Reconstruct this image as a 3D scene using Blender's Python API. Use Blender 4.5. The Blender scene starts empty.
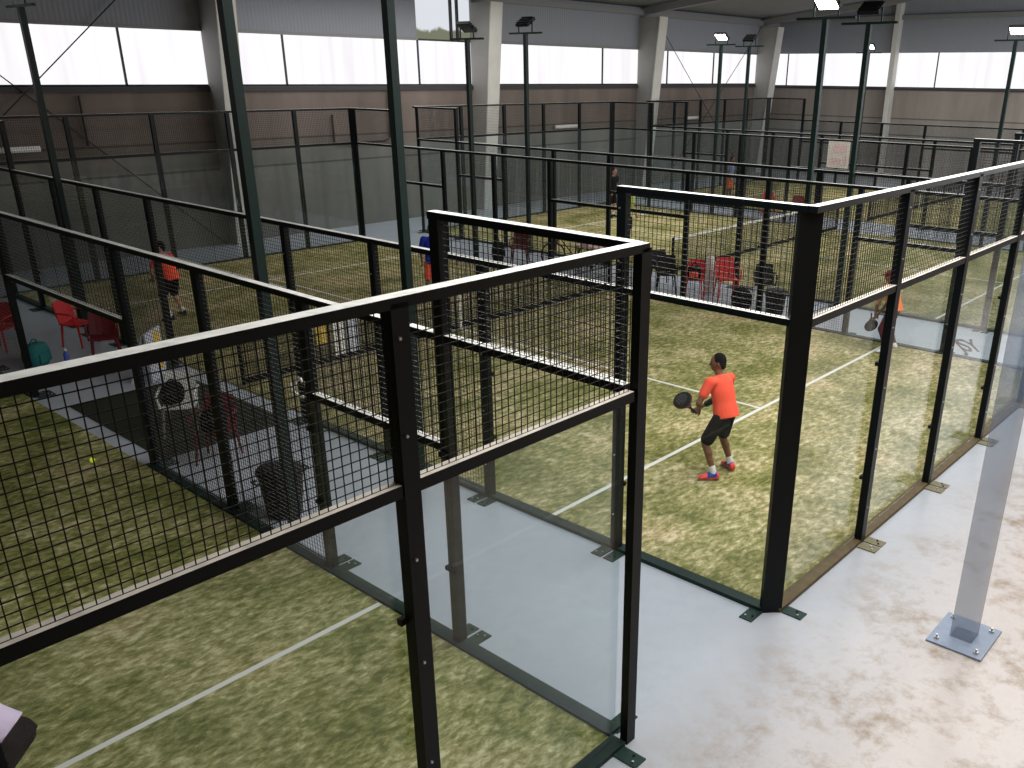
import bpy, bmesh, math, random
from mathutils import Vector, Matrix
random.seed(7)
scene = bpy.context.scene
col = scene.collection
PI = math.pi
V = Vector

# ------------------------------------------------------------------ helpers
class MB:
    """collects closed solids, links them as ONE mesh object"""
    def __init__(s): s.v = []; s.f = []
    def add(s, v, f):
        n = len(s.v); s.v += [tuple(p) for p in v]; s.f += [tuple(i + n for i in q) for q in f]; return s
    def box(s, x0, x1, y0, y1, z0, z1):
        return s.add([(x0,y0,z0),(x1,y0,z0),(x1,y1,z0),(x0,y1,z0),(x0,y0,z1),(x1,y0,z1),(x1,y1,z1),(x0,y1,z1)],
              [(3,2,1,0),(4,5,6,7),(0,1,5,4),(1,2,6,5),(2,3,7,6),(3,0,4,7)])
    def cbox(s, c, d, m=None):
        x, y, z = d[0]/2, d[1]/2, d[2]/2
        vs = [Vector((a*x, b*y, e*z)) for e in (-1,1) for a, b in ((-1,-1),(1,-1),(1,1),(-1,1))]
        if m is not None: vs = [m @ p for p in vs]
        return s.add([p + Vector(c) for p in vs], [(3,2,1,0),(4,5,6,7),(0,1,5,4),(1,2,6,5),(2,3,7,6),(3,0,4,7)])
    def prism(s, poly, z0, z1):
        n = len(poly)
        return s.add([(x,y,z0) for x,y in poly] + [(x,y,z1) for x,y in poly],
              [tuple(range(n-1,-1,-1)), tuple(range(n,2*n))] + [(i,(i+1)%n,n+(i+1)%n,n+i) for i in range(n)])
    def loft(s, rings, cap=True):
        n = len(rings[0]); vs = [p for r in rings for p in r]; fs = []
        for k in range(len(rings)-1):
            for i in range(n):
                fs.append((k*n+i, k*n+(i+1)%n, (k+1)*n+(i+1)%n, (k+1)*n+i))
        if cap:
            fs.append(tuple(range(n-1,-1,-1))); fs.append(tuple(range((len(rings)-1)*n, len(rings)*n)))
        return s.add(vs, fs)
    def lathe(s, prof, c=(0,0,0), n=20, m=None):
        rings = []
        for r, z in prof:
            ring = [Vector((r*math.cos(2*PI*i/n), r*math.sin(2*PI*i/n), z)) for i in range(n)]
            if m is not None: ring = [m @ p for p in ring]
            rings.append([p + Vector(c) for p in ring])
        return s.loft(rings)
    def bar(s, a, b, r, n=8):
        a, b = Vector(a), Vector(b); q = (b-a).to_track_quat('Z','Y').to_matrix()
        return s.lathe([(r,0),(r,(b-a).length)], a, n, q)
    def tube(s, pts, r, n=8):
        pts = [Vector(p) for p in pts]; rings = []
        for i, p in enumerate(pts):
            t = (pts[min(i+1,len(pts)-1)] - pts[max(i-1,0)]).normalized()
            u = t.cross(Vector((0.13,0.27,0.95))).normalized(); w = t.cross(u)
            rings.append([p + r*(math.cos(2*PI*k/n)*u + math.sin(2*PI*k/n)*w) for k in range(n)])
        return s.loft(rings)
    def ell(s, c, r, n=14, m=None):
        k = n//2
        prof = [(max(1e-4, math.sin(PI*i/k)), -math.cos(PI*i/k)) for i in range(k+1)]
        rings = []
        for a, z in prof:
            ring = [Vector((r[0]*a*math.cos(2*PI*i/n), r[1]*a*math.sin(2*PI*i/n), r[2]*z)) for i in range(n)]
            if m is not None: ring = [m @ p for p in ring]
            rings.append([p + Vector(c) for p in ring])
        return s.loft(rings)
    def cap(s, a, b, ra, rb, n=12, flat=1.0, side=None):
        """round-ended tapered limb from a to b; flat squeezes across `side`"""
        a, b = Vector(a), Vector(b); t = (b-a).normalized()
        u = Vector(side).normalized() if side is not None else t.orthogonal().normalized()
        u = (u - t*u.dot(t)).normalized(); w = t.cross(u); rings = []
        st = []
        for i in range(5): g = PI/2*i/4; st.append((a - t*ra*math.cos(g), max(ra*math.sin(g), 1e-4)))
        for i in range(5): g = PI/2*i/4; st.append((b + t*rb*math.sin(g), max(rb*math.cos(g), 1e-4)))
        for p, r in st:
            rings.append([p + r*math.cos(2*PI*k/n)*u + flat*r*math.sin(2*PI*k/n)*w for k in range(n)])
        return s.loft(rings)
    def mesh(s, name):
        me = bpy.data.meshes.new(name); me.from_pydata(s.v, [], s.f); me.update(); return me
    def build(s, name, m, parent=None, smooth=False, bevel=0):
        me = s.mesh(name)
        bm = bmesh.new(); bm.from_mesh(me); bmesh.ops.recalc_face_normals(bm, faces=bm.faces); bm.to_mesh(me); bm.free()
        return link(name, me, m, parent, smooth, bevel)

def link(name, me, m, parent=None, smooth=False, bevel=0):
    o = bpy.data.objects.new(name, me); col.objects.link(o)
    if m is not None and not me.materials: me.materials.append(m)
    if smooth:
        for p in me.polygons: p.use_smooth = True
    if bevel:
        b = o.modifiers.new('Bevel','BEVEL'); b.width = bevel; b.segments = 2; b.limit_method = 'ANGLE'
    if parent is not None: o.parent = parent
    return o

def share(src, name, parent, loc=(0,0,0), rz=0):
    o = src.copy(); o.name = name; col.objects.link(o); o.parent = parent; o.location = loc; o.rotation_euler = (0,0,rz); return o

def tag(o, label=None, cat=None, group=None, kind=None):
    if label: o['label'] = label
    if cat: o['category'] = cat
    if group: o['group'] = group
    if kind: o['kind'] = kind
    return o

def empty(name, loc, label, cat, group=None, rz=0):
    o = bpy.data.objects.new(name, None); o.empty_display_size = .2; col.objects.link(o)
    o.location = loc; o.rotation_euler = (0,0,rz); return tag(o, label, cat, group)

def copy_tree(o, parent=None):
    c = o.copy(); col.objects.link(c)
    if parent is not None: c.parent = parent
    for ch in list(o.children): copy_tree(ch, c)
    return c

# ------------------------------------------------------------------ materials
def newmat(name):
    m = bpy.data.materials.new(name); m.use_nodes = True
    nt = m.node_tree; nt.nodes.clear()
    out = nt.nodes.new('ShaderNodeOutputMaterial'); return m, nt, out
def nd(nt, t, **kw):
    n = nt.nodes.new(t)
    for k, v in kw.items():
        if k in n.inputs.keys(): n.inputs[k].default_value = v
        else: setattr(n, k, v)
    return n
def c4(c): return (c[0], c[1], c[2], 1)
def lin(r, g, b):
    f = lambda x: (x/255/12.92) if x/255 <= .04045 else ((x/255+.055)/1.055)**2.4
    return (f(r), f(g), f(b))
def plain(name, c, rough=.5, metal=0, spec=.18, noise=0, scale=20, emit=0):
    m, nt, out = newmat(name)
    b = nd(nt, 'ShaderNodeBsdfPrincipled'); b.inputs['Base Color'].default_value = c4(c)
    b.inputs['Roughness'].default_value = rough; b.inputs['Metallic'].default_value = metal
    b.inputs['Specular IOR Level'].default_value = spec
    if emit: b.inputs['Emission Color'].default_value = c4(c); b.inputs['Emission Strength'].default_value = emit
    tc = nd(nt, 'ShaderNodeTexCoord'); nz = nd(nt, 'ShaderNodeTexNoise', Scale=scale, Detail=4)
    nt.links.new(tc.outputs['Object'], nz.inputs['Vector'])
    mr = nd(nt, 'ShaderNodeMapRange'); mr.inputs['To Min'].default_value = 1-noise; mr.inputs['To Max'].default_value = 1+noise
    nt.links.new(nz.outputs['Fac'], mr.inputs['Value'])
    mx = nd(nt, 'ShaderNodeMix', data_type='RGBA', blend_type='MULTIPLY'); mx.inputs[0].default_value = 1
    mx.inputs[6].default_value = c4(c); nt.links.new(mr.outputs[0], mx.inputs[7])
    nt.links.new(mx.outputs[2], b.inputs['Base Color']); nt.links.new(b.outputs[0], out.inputs[0])
    return m
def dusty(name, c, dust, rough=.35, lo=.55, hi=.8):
    """painted steel; reflected skylight and dusting put into a pale upward-face colour"""
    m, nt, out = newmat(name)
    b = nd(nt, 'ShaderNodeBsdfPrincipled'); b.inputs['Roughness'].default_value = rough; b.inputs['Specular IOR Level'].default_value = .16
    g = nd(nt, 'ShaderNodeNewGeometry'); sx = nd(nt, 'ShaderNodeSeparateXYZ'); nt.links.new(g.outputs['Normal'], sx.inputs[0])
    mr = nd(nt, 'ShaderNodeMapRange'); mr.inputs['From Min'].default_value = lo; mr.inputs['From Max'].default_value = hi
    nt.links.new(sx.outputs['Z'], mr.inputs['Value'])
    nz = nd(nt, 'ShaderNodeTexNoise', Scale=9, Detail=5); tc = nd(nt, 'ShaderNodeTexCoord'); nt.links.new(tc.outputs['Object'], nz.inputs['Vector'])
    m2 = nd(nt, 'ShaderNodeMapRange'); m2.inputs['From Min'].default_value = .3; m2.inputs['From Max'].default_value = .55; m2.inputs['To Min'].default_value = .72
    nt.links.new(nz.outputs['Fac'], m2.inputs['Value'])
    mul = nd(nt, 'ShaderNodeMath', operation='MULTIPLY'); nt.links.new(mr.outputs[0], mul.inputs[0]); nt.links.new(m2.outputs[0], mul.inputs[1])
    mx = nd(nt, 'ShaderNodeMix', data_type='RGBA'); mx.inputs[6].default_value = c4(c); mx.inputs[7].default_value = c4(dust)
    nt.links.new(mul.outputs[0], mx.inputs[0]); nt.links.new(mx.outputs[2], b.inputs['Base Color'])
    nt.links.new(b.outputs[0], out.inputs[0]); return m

M = {}
BLK = (.004, .006, .007)
M['post'] = dusty('dark_post_paint', BLK, (.1,.1,.09), .4)
M['rail_white'] = dusty('dark_rail_pale_top', BLK, (.86,.86,.82), .4)  # white tops: reflected skylight and dusting put into the colour
M['rail_beige'] = dusty('dark_rail_dusty_top', BLK, (.74,.68,.6), .4)
M['wire'] = dusty('black_wire', (.006,.007,.006), (.035,.035,.032), .5)  # slightly paler tops hold reflected skylight as colour
M['wire_far'] = dusty('black_wire_side', (.011,.013,.012), (.34,.34,.32), .4, .5, .8)  # pale wire tops are skylight reflection put into the colour
M['sill'] = plain('dark_green_sill', (.014,.03,.026), .5, noise=.3)
M['plate'] = plain('dark_green_plate', (.014,.036,.029), .45, noise=.4, scale=30)
M['plate_dusty'] = plain('dusty_plate', lin(120,115,92), .6, noise=.4, scale=30)
M['sill_dusty'] = plain('dusty_sill', lin(96,84,62), .6, noise=.4, scale=12)
M['bolt'] = plain('zinc_bolt', (.55,.55,.53), .3, .8)
M['pole_green'] = plain('dark_green_pole', (.008,.018,.016), .45, noise=.2)
M['black'] = plain('black_plastic', (.006,.006,.007), .55)
M['black_cloth'] = plain('black_cloth', (.007,.0065,.008), .9, spec=.05, noise=.2)
M['red'] = plain('red_plastic', (.55,.03,.035), .4, noise=.1)
M['darkred'] = plain('dark_red_plastic', (.12,.015,.018), .5, noise=.2)
M['white_pl'] = plain('white_plastic', (.75,.75,.72), .4)
M['teal'] = plain('teal_cloth', (.02,.14,.14), .8, noise=.2)
M['yellow'] = plain('yellow_plastic', (.7,.5,.08), .5)
M['blue'] = plain('blue_plastic', (.08,.12,.5), .4)
M['paleblue'] = plain('pale_blue_board', (.55,.58,.68), .5)
M['pink'] = plain('pale_pink_board', (.62,.45,.43), .6, noise=.2, scale=6)
M['cream'] = plain('cream_cloth', (.6,.57,.5), .8, noise=.3)
M['skin_brown'] = plain('brown_skin', (.19,.085,.05), .5, noise=.08)
M['skin_pale'] = plain('pale_skin', (.5,.27,.19), .5, noise=.08)
M['hair'] = plain('dark_hair', (.008,.006,.0055), .9, spec=.05, noise=.3, scale=60)
M['coral'] = plain('coral_shirt', (.92,.105,.055), .8, noise=.06, scale=8)
M['orange'] = plain('orange_shirt', (.85,.2,.05), .8, noise=.1)
M['shorts'] = plain('dark_shorts', (.009,.006,.0065), .9, spec=.05, noise=.2)
M['maroon'] = plain('maroon_tights', (.075,.012,.02), .8, noise=.2)
M['lavender'] = plain('lavender_shirt', (.72,.6,.8), .8, noise=.05)
M['blueshirt'] = plain('blue_shirt', (.02,.04,.42), .8)
M['limeshirt'] = plain('lime_shirt', (.5,.62,.12), .8)
M['paleshirt'] = plain('pale_blue_shirt', (.16,.2,.33), .8)
M['shoe_coral'] = plain('coral_shoe', (.9,.09,.07), .5)
M['shoe_blue'] = plain('blue_trim', (.03,.08,.5), .5)
M['shoe_white'] = plain('white_shoe', (.75,.75,.75), .5)
M['eye'] = plain('eye_dark', (.02,.015,.012), .2)
M['lip'] = plain('lip', (.2,.06,.05), .5)
M['tape'] = plain('white_net_tape', (.72,.72,.68), .7)
M['netcord'] = plain('black_net_cord', (.006,.006,.006), .9)
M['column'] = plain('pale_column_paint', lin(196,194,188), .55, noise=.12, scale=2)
M['column_side'] = plain('column_web', lin(158,156,152), .6, noise=.12, scale=2)  # side of the same columns, darker with its shade put in
M['alu'] = plain('window_bar', (.05,.05,.055), .5)
M['steel'] = plain('grey_steel', (.22,.22,.22), .5)
M['cable'] = plain('dark_cable', (.04,.035,.03), .6)
M['ball'] = plain('yellow_felt', (.75,.85,.05), .9, emit=.35)  # faint glow added so the ball reads brighter
M['lampface'] = plain('lit_lamp_face', (1,.93,.82), .3, emit=14)
M['lampdark'] = plain('unlit_lamp_face', (.1,.1,.1), .2)

def glassmat(name, tint, refl, dirt=0, dirtcol=(.8,.85,.85)):
    m, nt, out = newmat(name)
    tr = nd(nt, 'ShaderNodeBsdfTransparent'); tr.inputs[0].default_value = c4(tint)
    gl = nd(nt, 'ShaderNodeBsdfGlossy'); gl.inputs['Roughness'].default_value = .03
    fr = nd(nt, 'ShaderNodeLayerWeight', Blend=.5)      # Facing: 0 head-on, 1 grazing, the same from both sides
    pw = nd(nt, 'ShaderNodeMath', operation='POWER'); pw.inputs[1].default_value = 4.5; nt.links.new(fr.outputs['Facing'], pw.inputs[0])
    k = nd(nt, 'ShaderNodeMath', operation='MULTIPLY_ADD'); k.inputs[1].default_value = .7*refl; k.inputs[2].default_value = .03*refl; nt.links.new(pw.outputs[0], k.inputs[0])
    mx = nd(nt, 'ShaderNodeMixShader'); nt.links.new(k.outputs[0], mx.inputs[0]); nt.links.new(tr.outputs[0], mx.inputs[1]); nt.links.new(gl.outputs[0], mx.inputs[2])
    last = mx
    if dirt:
        df = nd(nt, 'ShaderNodeBsdfDiffuse'); df.inputs[0].default_value = c4(dirtcol)
        nz = nd(nt, 'ShaderNodeTexNoise', Scale=1.3, Detail=5); tc = nd(nt, 'ShaderNodeTexCoord'); nt.links.new(tc.outputs['Object'], nz.inputs['Vector'])
        mr = nd(nt, 'ShaderNodeMapRange'); mr.inputs['To Min'].default_value = 0; mr.inputs['To Max'].default_value = dirt*2
        nt.links.new(nz.outputs['Fac'], mr.inputs['Value'])
        m2 = nd(nt, 'ShaderNodeMixShader'); nt.links.new(mr.outputs[0], m2.inputs[0]); nt.links.new(mx.outputs[0], m2.inputs[1]); nt.links.new(df.outputs[0], m2.inputs[2]); last = m2
    nt.links.new(last.outputs[0], out.inputs[0]); return m
M['glass'] = glassmat('clear_glass', (.962,.98,.984), .9, .008, (.7,.87,.95))
M['ghost'] = None

def turf_mat():
    m, nt, out = newmat('sanded_turf')
    b = nd(nt, 'ShaderNodeBsdfPrincipled'); b.inputs['Roughness'].default_value = .95; b.inputs['Specular IOR Level'].default_value = .1
    g = nd(nt, 'ShaderNodeNewGeometry')
    mp = nd(nt, 'ShaderNodeMapping'); mp.inputs['Scale'].default_value = (1.0, 1.0, 1); nt.links.new(g.outputs['Position'], mp.inputs[0])
    n1 = nd(nt, 'ShaderNodeTexNoise', Scale=.8, Detail=5, Roughness=.65); n2 = nd(nt, 'ShaderNodeTexNoise', Scale=7.5, Detail=8, Roughness=.72, Distortion=.25)
    mp2 = nd(nt, 'ShaderNodeMapping'); mp2.inputs['Scale'].default_value = (1.0,1.9,1); mp2.inputs['Rotation'].default_value = (0,0,.75); nt.links.new(g.outputs['Position'], mp2.inputs[0])
    n3 = nd(nt, 'ShaderNodeTexNoise', Scale=90, Detail=3)
    nt.links.new(mp.outputs[0], n1.inputs['Vector']); nt.links.new(mp2.outputs[0], n2.inputs['Vector']); nt.links.new(g.outputs['Position'], n3.inputs['Vector'])
    a = nd(nt, 'ShaderNodeMath', operation='MULTIPLY_ADD'); a.inputs[1].default_value = .95; nt.links.new(n2.outputs['Fac'], a.inputs[0])
    a2 = nd(nt, 'ShaderNodeMath', operation='MULTIPLY'); a2.inputs[1].default_value = .72; nt.links.new(n1.outputs['Fac'], a2.inputs[0]); nt.links.new(a2.outputs[0], a.inputs[2])
    a9 = nd(nt, 'ShaderNodeMath', operation='SUBTRACT'); a9.inputs[1].default_value = .27; nt.links.new(a.outputs[0], a9.inputs[0]); a = a9
    a3 = nd(nt, 'ShaderNodeMath', operation='MULTIPLY_ADD'); a3.inputs[1].default_value = .12; nt.links.new(n3.outputs['Fac'], a3.inputs[0]); nt.links.new(a.outputs[0], a3.inputs[2])
    r = nd(nt, 'ShaderNodeValToRGB'); nt.links.new(a3.outputs[0], r.inputs[0])
    el = r.color_ramp.elements
    el[0].position = .47; el[0].color = c4(lin(92,96,50)); el[1].position = .83; el[1].color = c4(lin(222,214,182))
    for p, c in ((.56, lin(124,122,70)), (.645, lin(152,145,98)), (.72, lin(184,174,130))):
        e = el.new(p); e.color = c4(c)
    # brown scuffed patches
    n4 = nd(nt, 'ShaderNodeTexNoise', Scale=.8, Detail=5); nt.links.new(mp.outputs[0], n4.inputs['Vector'])
    mr = nd(nt, 'ShaderNodeMapRange'); mr.inputs['From Min'].default_value = .52; mr.inputs['From Max'].default_value = .68; mr.inputs['To Max'].default_value = .5
    nt.links.new(n4.outputs['Fac'], mr.inputs['Value'])
    mx = nd(nt, 'ShaderNodeMix', data_type='RGBA', blend_type='MULTIPLY'); mx.inputs[7].default_value = c4((.8,.62,.5))
    nt.links.new(mr.outputs[0], mx.inputs[0]); nt.links.new(r.outputs[0], mx.inputs[6])
    # the first court is greener and less sanded
    px = nd(nt, 'ShaderNodeSeparateXYZ'); nt.links.new(g.outputs['Position'], px.inputs[0])
    cw = nd(nt, 'ShaderNodeMapRange'); cw.inputs['From Min'].default_value = 1.5; cw.inputs['From Max'].default_value = .5; nt.links.new(px.outputs['X'], cw.inputs['Value'])
    gx = nd(nt, 'ShaderNodeMix', data_type='RGBA', blend_type='MULTIPLY'); gx.inputs[7].default_value = c4((.9,.99,.92))
    nt.links.new(cw.outputs[0], gx.inputs[0]); nt.links.new(mx.outputs[2], gx.inputs[6]); mx = gx
    nt.links.new(mx.outputs[2], b.inputs['Base Color'])
    bp = nd(nt, 'ShaderNodeBump', Strength=.35, Distance=.03); nt.links.new(a3.outputs[0], bp.inputs['Height']); nt.links.new(bp.outputs[0], b.inputs['Normal'])
    nt.links.new(b.outputs[0], out.inputs[0]); return m
M['turf'] = turf_mat()

def floor_mat():
    m, nt, out = newmat('painted_concrete')
    b = nd(nt, 'ShaderNodeBsdfPrincipled'); g = nd(nt, 'ShaderNodeNewGeometry')
    n1 = nd(nt, 'ShaderNodeTexNoise', Scale=.9, Detail=6, Roughness=.65); n2 = nd(nt, 'ShaderNodeTexNoise', Scale=5, Detail=8, Roughness=.7)
    for n in (n1, n2): nt.links.new(g.outputs['Position'], n.inputs['Vector'])
    # stains grow towards the open end of the hall floor (y < 0)
    sx = nd(nt, 'ShaderNodeSeparateXYZ'); nt.links.new(g.outputs['Position'], sx.inputs[0])
    yr = nd(nt, 'ShaderNodeMapRange'); yr.inputs['From Min'].default_value = .2; yr.inputs['From Max'].default_value = -1.6; nt.links.new(sx.outputs['Y'], yr.inputs['Value'])
    base = nd(nt, 'ShaderNodeMix', data_type='RGBA'); base.inputs[6].default_value = c4(lin(170,178,188)); base.inputs[7].default_value = c4(lin(190,184,182))
    nt.links.new(yr.outputs[0], base.inputs[0])
    sm = nd(nt, 'ShaderNodeMath', operation='MULTIPLY'); nt.links.new(n1.outputs['Fac'], sm.inputs[0]); nt.links.new(n2.outputs['Fac'], sm.inputs[1])
    s1 = nd(nt, 'ShaderNodeMapRange'); s1.inputs['From Min'].default_value = .235; s1.inputs['From Max'].default_value = .40; nt.links.new(sm.outputs[0], s1.inputs['Value'])
    yr2 = nd(nt, 'ShaderNodeMapRange'); yr2.inputs['From Min'].default_value = .1; yr2.inputs['From Max'].default_value = -1.2; yr2.inputs['To Min'].default_value = .12; nt.links.new(sx.outputs['Y'], yr2.inputs['Value'])
    s2 = nd(nt, 'ShaderNodeMath', operation='MULTIPLY'); nt.links.new(s1.outputs[0], s2.inputs[0]); nt.links.new(yr2.outputs[0], s2.inputs[1])
    st = nd(nt, 'ShaderNodeMix', data_type='RGBA'); st.inputs[7].default_value = c4(lin(132,113,90))
    nt.links.new(s2.outputs[0], st.inputs[0]); nt.links.new(base.outputs[2], st.inputs[6])
    # faint grime everywhere
    gr = nd(nt, 'ShaderNodeMapRange'); gr.inputs['From Min'].default_value = .35; gr.inputs['From Max'].default_value = .7; gr.inputs['To Min'].default_value = .93; gr.inputs['To Max'].default_value = 1.05
    nt.links.new(n2.outputs['Fac'], gr.inputs['Value'])
    mm = nd(nt, 'ShaderNodeMix', data_type='RGBA', blend_type='MULTIPLY'); mm.inputs[0].default_value = 1
    nt.links.new(st.outputs[2], mm.inputs[6]); nt.links.new(gr.outputs[0], mm.inputs[7]); nt.links.new(mm.outputs[2], b.inputs['Base Color'])
    b.inputs['Roughness'].default_value = .28; b.inputs['Specular IOR Level'].default_value = .35
    nt.links.new(b.outputs[0], out.inputs[0]); return m
M['floor'] = floor_mat()

def wall_mat(name, c0, c1, axis):
    """precast concrete panels: horizontal joints, stains, a browner top course"""
    m, nt, out = newmat(name)
    b = nd(nt, 'ShaderNodeBsdfPrincipled'); b.inputs['Roughness'].default_value = .85; b.inputs['Specular IOR Level'].default_value = .2
    g = nd(nt, 'ShaderNodeNewGeometry'); sx = nd(nt, 'ShaderNodeSeparateXYZ'); nt.links.new(g.outputs['Position'], sx.inputs[0])
    n1 = nd(nt, 'ShaderNodeTexNoise', Scale=.5, Detail=6, Roughness=.6)
    mp = nd(nt, 'ShaderNodeMapping'); mp.inputs['Scale'].default_value = (1.6,1.6,.35); nt.links.new(g.outputs['Position'], mp.inputs[0]); nt.links.new(mp.outputs[0], n1.inputs['Vector'])
    r = nd(nt, 'ShaderNodeValToRGB'); el = r.color_ramp.elements; el[0].position = 0; el[0].color = c4(c0); el[1].position = 1; el[1].color = c4(c1)
    e = el.new(.48); e.color = c4(c0); e = el.new(.6); e.color = c4(c1)
    zz = nd(nt, 'ShaderNodeMath', operation='DIVIDE'); zz.inputs[1].default_value = 5; nt.links.new(sx.outputs['Z'], zz.inputs[0]); nt.links.new(zz.outputs[0], r.inputs[0])
    gr = nd(nt, 'ShaderNodeMapRange'); gr.inputs['From Min'].default_value = .3; gr.inputs['From Max'].default_value = .7; gr.inputs['To Min'].default_value = .75; gr.inputs['To Max'].default_value = 1.2
    nt.links.new(n1.outputs['Fac'], gr.inputs['Value'])
    # joint lines
    fac = None
    for zj in (2.17, 2.95):
        d = nd(nt, 'ShaderNodeMath', operation='COMPARE'); d.inputs[1].default_value = zj; d.inputs[2].default_value = .03; nt.links.new(sx.outputs['Z'], d.inputs[0])
        if fac is None: fac = d
        else:
            a = nd(nt, 'ShaderNodeMath', operation='MAXIMUM'); nt.links.new(fac.outputs[0], a.inputs[0]); nt.links.new(d.outputs[0], a.inputs[1]); fac = a
    mm = nd(nt, 'ShaderNodeMix', data_type='RGBA', blend_type='MULTIPLY'); mm.inputs[0].default_value = 1
    nt.links.new(r.outputs[0], mm.inputs[6]); nt.links.new(gr.outputs[0], mm.inputs[7])
    jj = nd(nt, 'ShaderNodeMix', data_type='RGBA'); jj.inputs[7].default_value = (.03,.028,.025,1); fm = nd(nt, 'ShaderNodeMath', operation='MULTIPLY'); fm.inputs[1].default_value = .6
    nt.links.new(fac.outputs[0], fm.inputs[0]); nt.links.new(fm.outputs[0], jj.inputs[0]); nt.links.new(mm.outputs[2], jj.inputs[6])
    # corrugated cladding above the windows
    up = nd(nt, 'ShaderNodeMath', operation='GREATER_THAN'); up.inputs[1].default_value = 5.2; nt.links.new(sx.outputs['Z'], up.inputs[0])
    cl = nd(nt, 'ShaderNodeMix', data_type='RGBA'); cl.inputs[7].default_value = c4(lin(140,143,151)); nt.links.new(up.outputs[0], cl.inputs[0]); nt.links.new(jj.outputs[2], cl.inputs[6])
    wv = nd(nt, 'ShaderNodeTexWave', Scale=2.5, bands_direction=axis); nt.links.new(g.outputs['Position'], wv.inputs['Vector'])
    wm = nd(nt, 'ShaderNodeMath', operation='MULTIPLY'); nt.links.new(wv.outputs['Fac'], wm.inputs[0]); nt.links.new(up.outputs[0], wm.inputs[1])
    bp = nd(nt, 'ShaderNodeBump', Strength=.2, Distance=.03); nt.links.new(wm.outputs[0], bp.inputs['Height']); nt.links.new(bp.outputs[0], b.inputs['Normal'])
    nt.links.new(cl.outputs[2], b.inputs['Base Color']); nt.links.new(b.outputs[0], out.inputs[0]); return m
M['wall'] = wall_mat('concrete_wall', lin(110,109,104), lin(116,105,99), 'X')
M['wall_end'] = wall_mat('concrete_end_wall', lin(142,138,133), lin(144,136,129), 'Y')
M['wall_near'] = plain('brown_render_wall', lin(150,120,92), .8, noise=.2, scale=2)
M['ceiling'] = plain('grey_roof_sheet', lin(120,120,118), .7, noise=.1, scale=1)

def pane_mat(name, strength):
    m, nt, out = newmat(name)
    e = nd(nt, 'ShaderNodeEmission'); e.inputs[1].default_value = strength
    g = nd(nt, 'ShaderNodeNewGeometry'); mp = nd(nt, 'ShaderNodeMapping'); mp.inputs['Scale'].default_value = (1,1,.06); nt.links.new(g.outputs['Position'], mp.inputs[0])
    nz = nd(nt, 'ShaderNodeTexNoise', Scale=2.2, Detail=2); nt.links.new(mp.outputs[0], nz.inputs['Vector'])
    r = nd(nt, 'ShaderNodeValToRGB'); el = r.color_ramp.elements; el[0].position = .35; el[0].color = (.86,.84,.86,1); el[1].position = .6; el[1].color = (.98,.97,1,1)
    nt.links.new(nz.outputs['Fac'], r.inputs[0]); nt.links.new(r.outputs[0], e.inputs[0]); nt.links.new(e.outputs[0], out.inputs[0]); return m
M['pane'] = pane_mat('translucent_sheet', 1.1)

def sky_pane():
    m, nt, out = newmat('sky_and_treeline')
    e = nd(nt, 'ShaderNodeEmission'); g = nd(nt, 'ShaderNodeNewGeometry'); sx = nd(nt, 'ShaderNodeSeparateXYZ'); nt.links.new(g.outputs['Position'], sx.inputs[0])
    nz = nd(nt, 'ShaderNodeTexNoise', Scale=2.4, Detail=6); nt.links.new(g.outputs['Position'], nz.inputs['Vector'])
    a = nd(nt, 'ShaderNodeMath', operation='MULTIPLY_ADD'); a.inputs[1].default_value = -.45; nt.links.new(nz.outputs['Fac'], a.inputs[0]); nt.links.new(sx.outputs['Z'], a.inputs[2])
    r = nd(nt, 'ShaderNodeMapRange'); r.inputs['From Min'].default_value = 6.0; r.inputs['From Max'].default_value = 6.08; nt.links.new(a.outputs[0], r.inputs['Value'])
    mx = nd(nt, 'ShaderNodeMix', data_type='RGBA'); mx.inputs[6].default_value = c4(lin(120,124,104)); mx.inputs[7].default_value = c4(lin(222,226,232)); nt.links.new(r.outputs[0], mx.inputs[0])
    nt.links.new(mx.outputs[2], e.inputs[0]); e.inputs[1].default_value = 1.0; nt.links.new(e.outputs[0], out.inputs[0]); return m
M['sky'] = sky_pane()

def ghost_mat():  # reflection in the viewing window, put in as a translucent material
    m, nt, out = newmat('translucent_reflection')
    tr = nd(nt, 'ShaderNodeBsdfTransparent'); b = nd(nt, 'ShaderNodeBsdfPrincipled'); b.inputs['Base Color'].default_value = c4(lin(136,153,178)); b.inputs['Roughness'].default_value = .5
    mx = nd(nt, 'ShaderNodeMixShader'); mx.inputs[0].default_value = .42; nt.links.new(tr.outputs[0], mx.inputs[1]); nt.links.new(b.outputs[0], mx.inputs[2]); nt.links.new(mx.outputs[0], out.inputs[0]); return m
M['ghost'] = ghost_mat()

# ------------------------------------------------------------------ camera
cam = bpy.data.cameras.new('camera'); co = bpy.data.objects.new('camera', cam); col.objects.link(co)
f, yaw, pit, roll = 882.815, .87013, .38929, .009377
cy_, sy_ = math.cos(yaw), math.sin(yaw)
fw = Vector((sy_*math.cos(pit), cy_*math.cos(pit), -math.sin(pit))); rt = Vector((cy_, -sy_, 0)); upv = rt.cross(fw)
r2 = math.cos(roll)*rt + math.sin(roll)*upv; u2 = -math.sin(roll)*rt + math.cos(roll)*upv
mat = Matrix((r2, u2, -fw)).transposed().to_4x4(); mat.translation = (-4.5014, -3.2983, 4.8646)
co.matrix_world = mat
cam.sensor_width = 36; cam.sensor_fit = 'HORIZONTAL'; cam.lens = 36*f/1024
cam.shift_x = (512-589.48)/1024; cam.shift_y = (436.72-384)/1024; cam.clip_start = .05; cam.clip_end = 300
scene.camera = co

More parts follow.
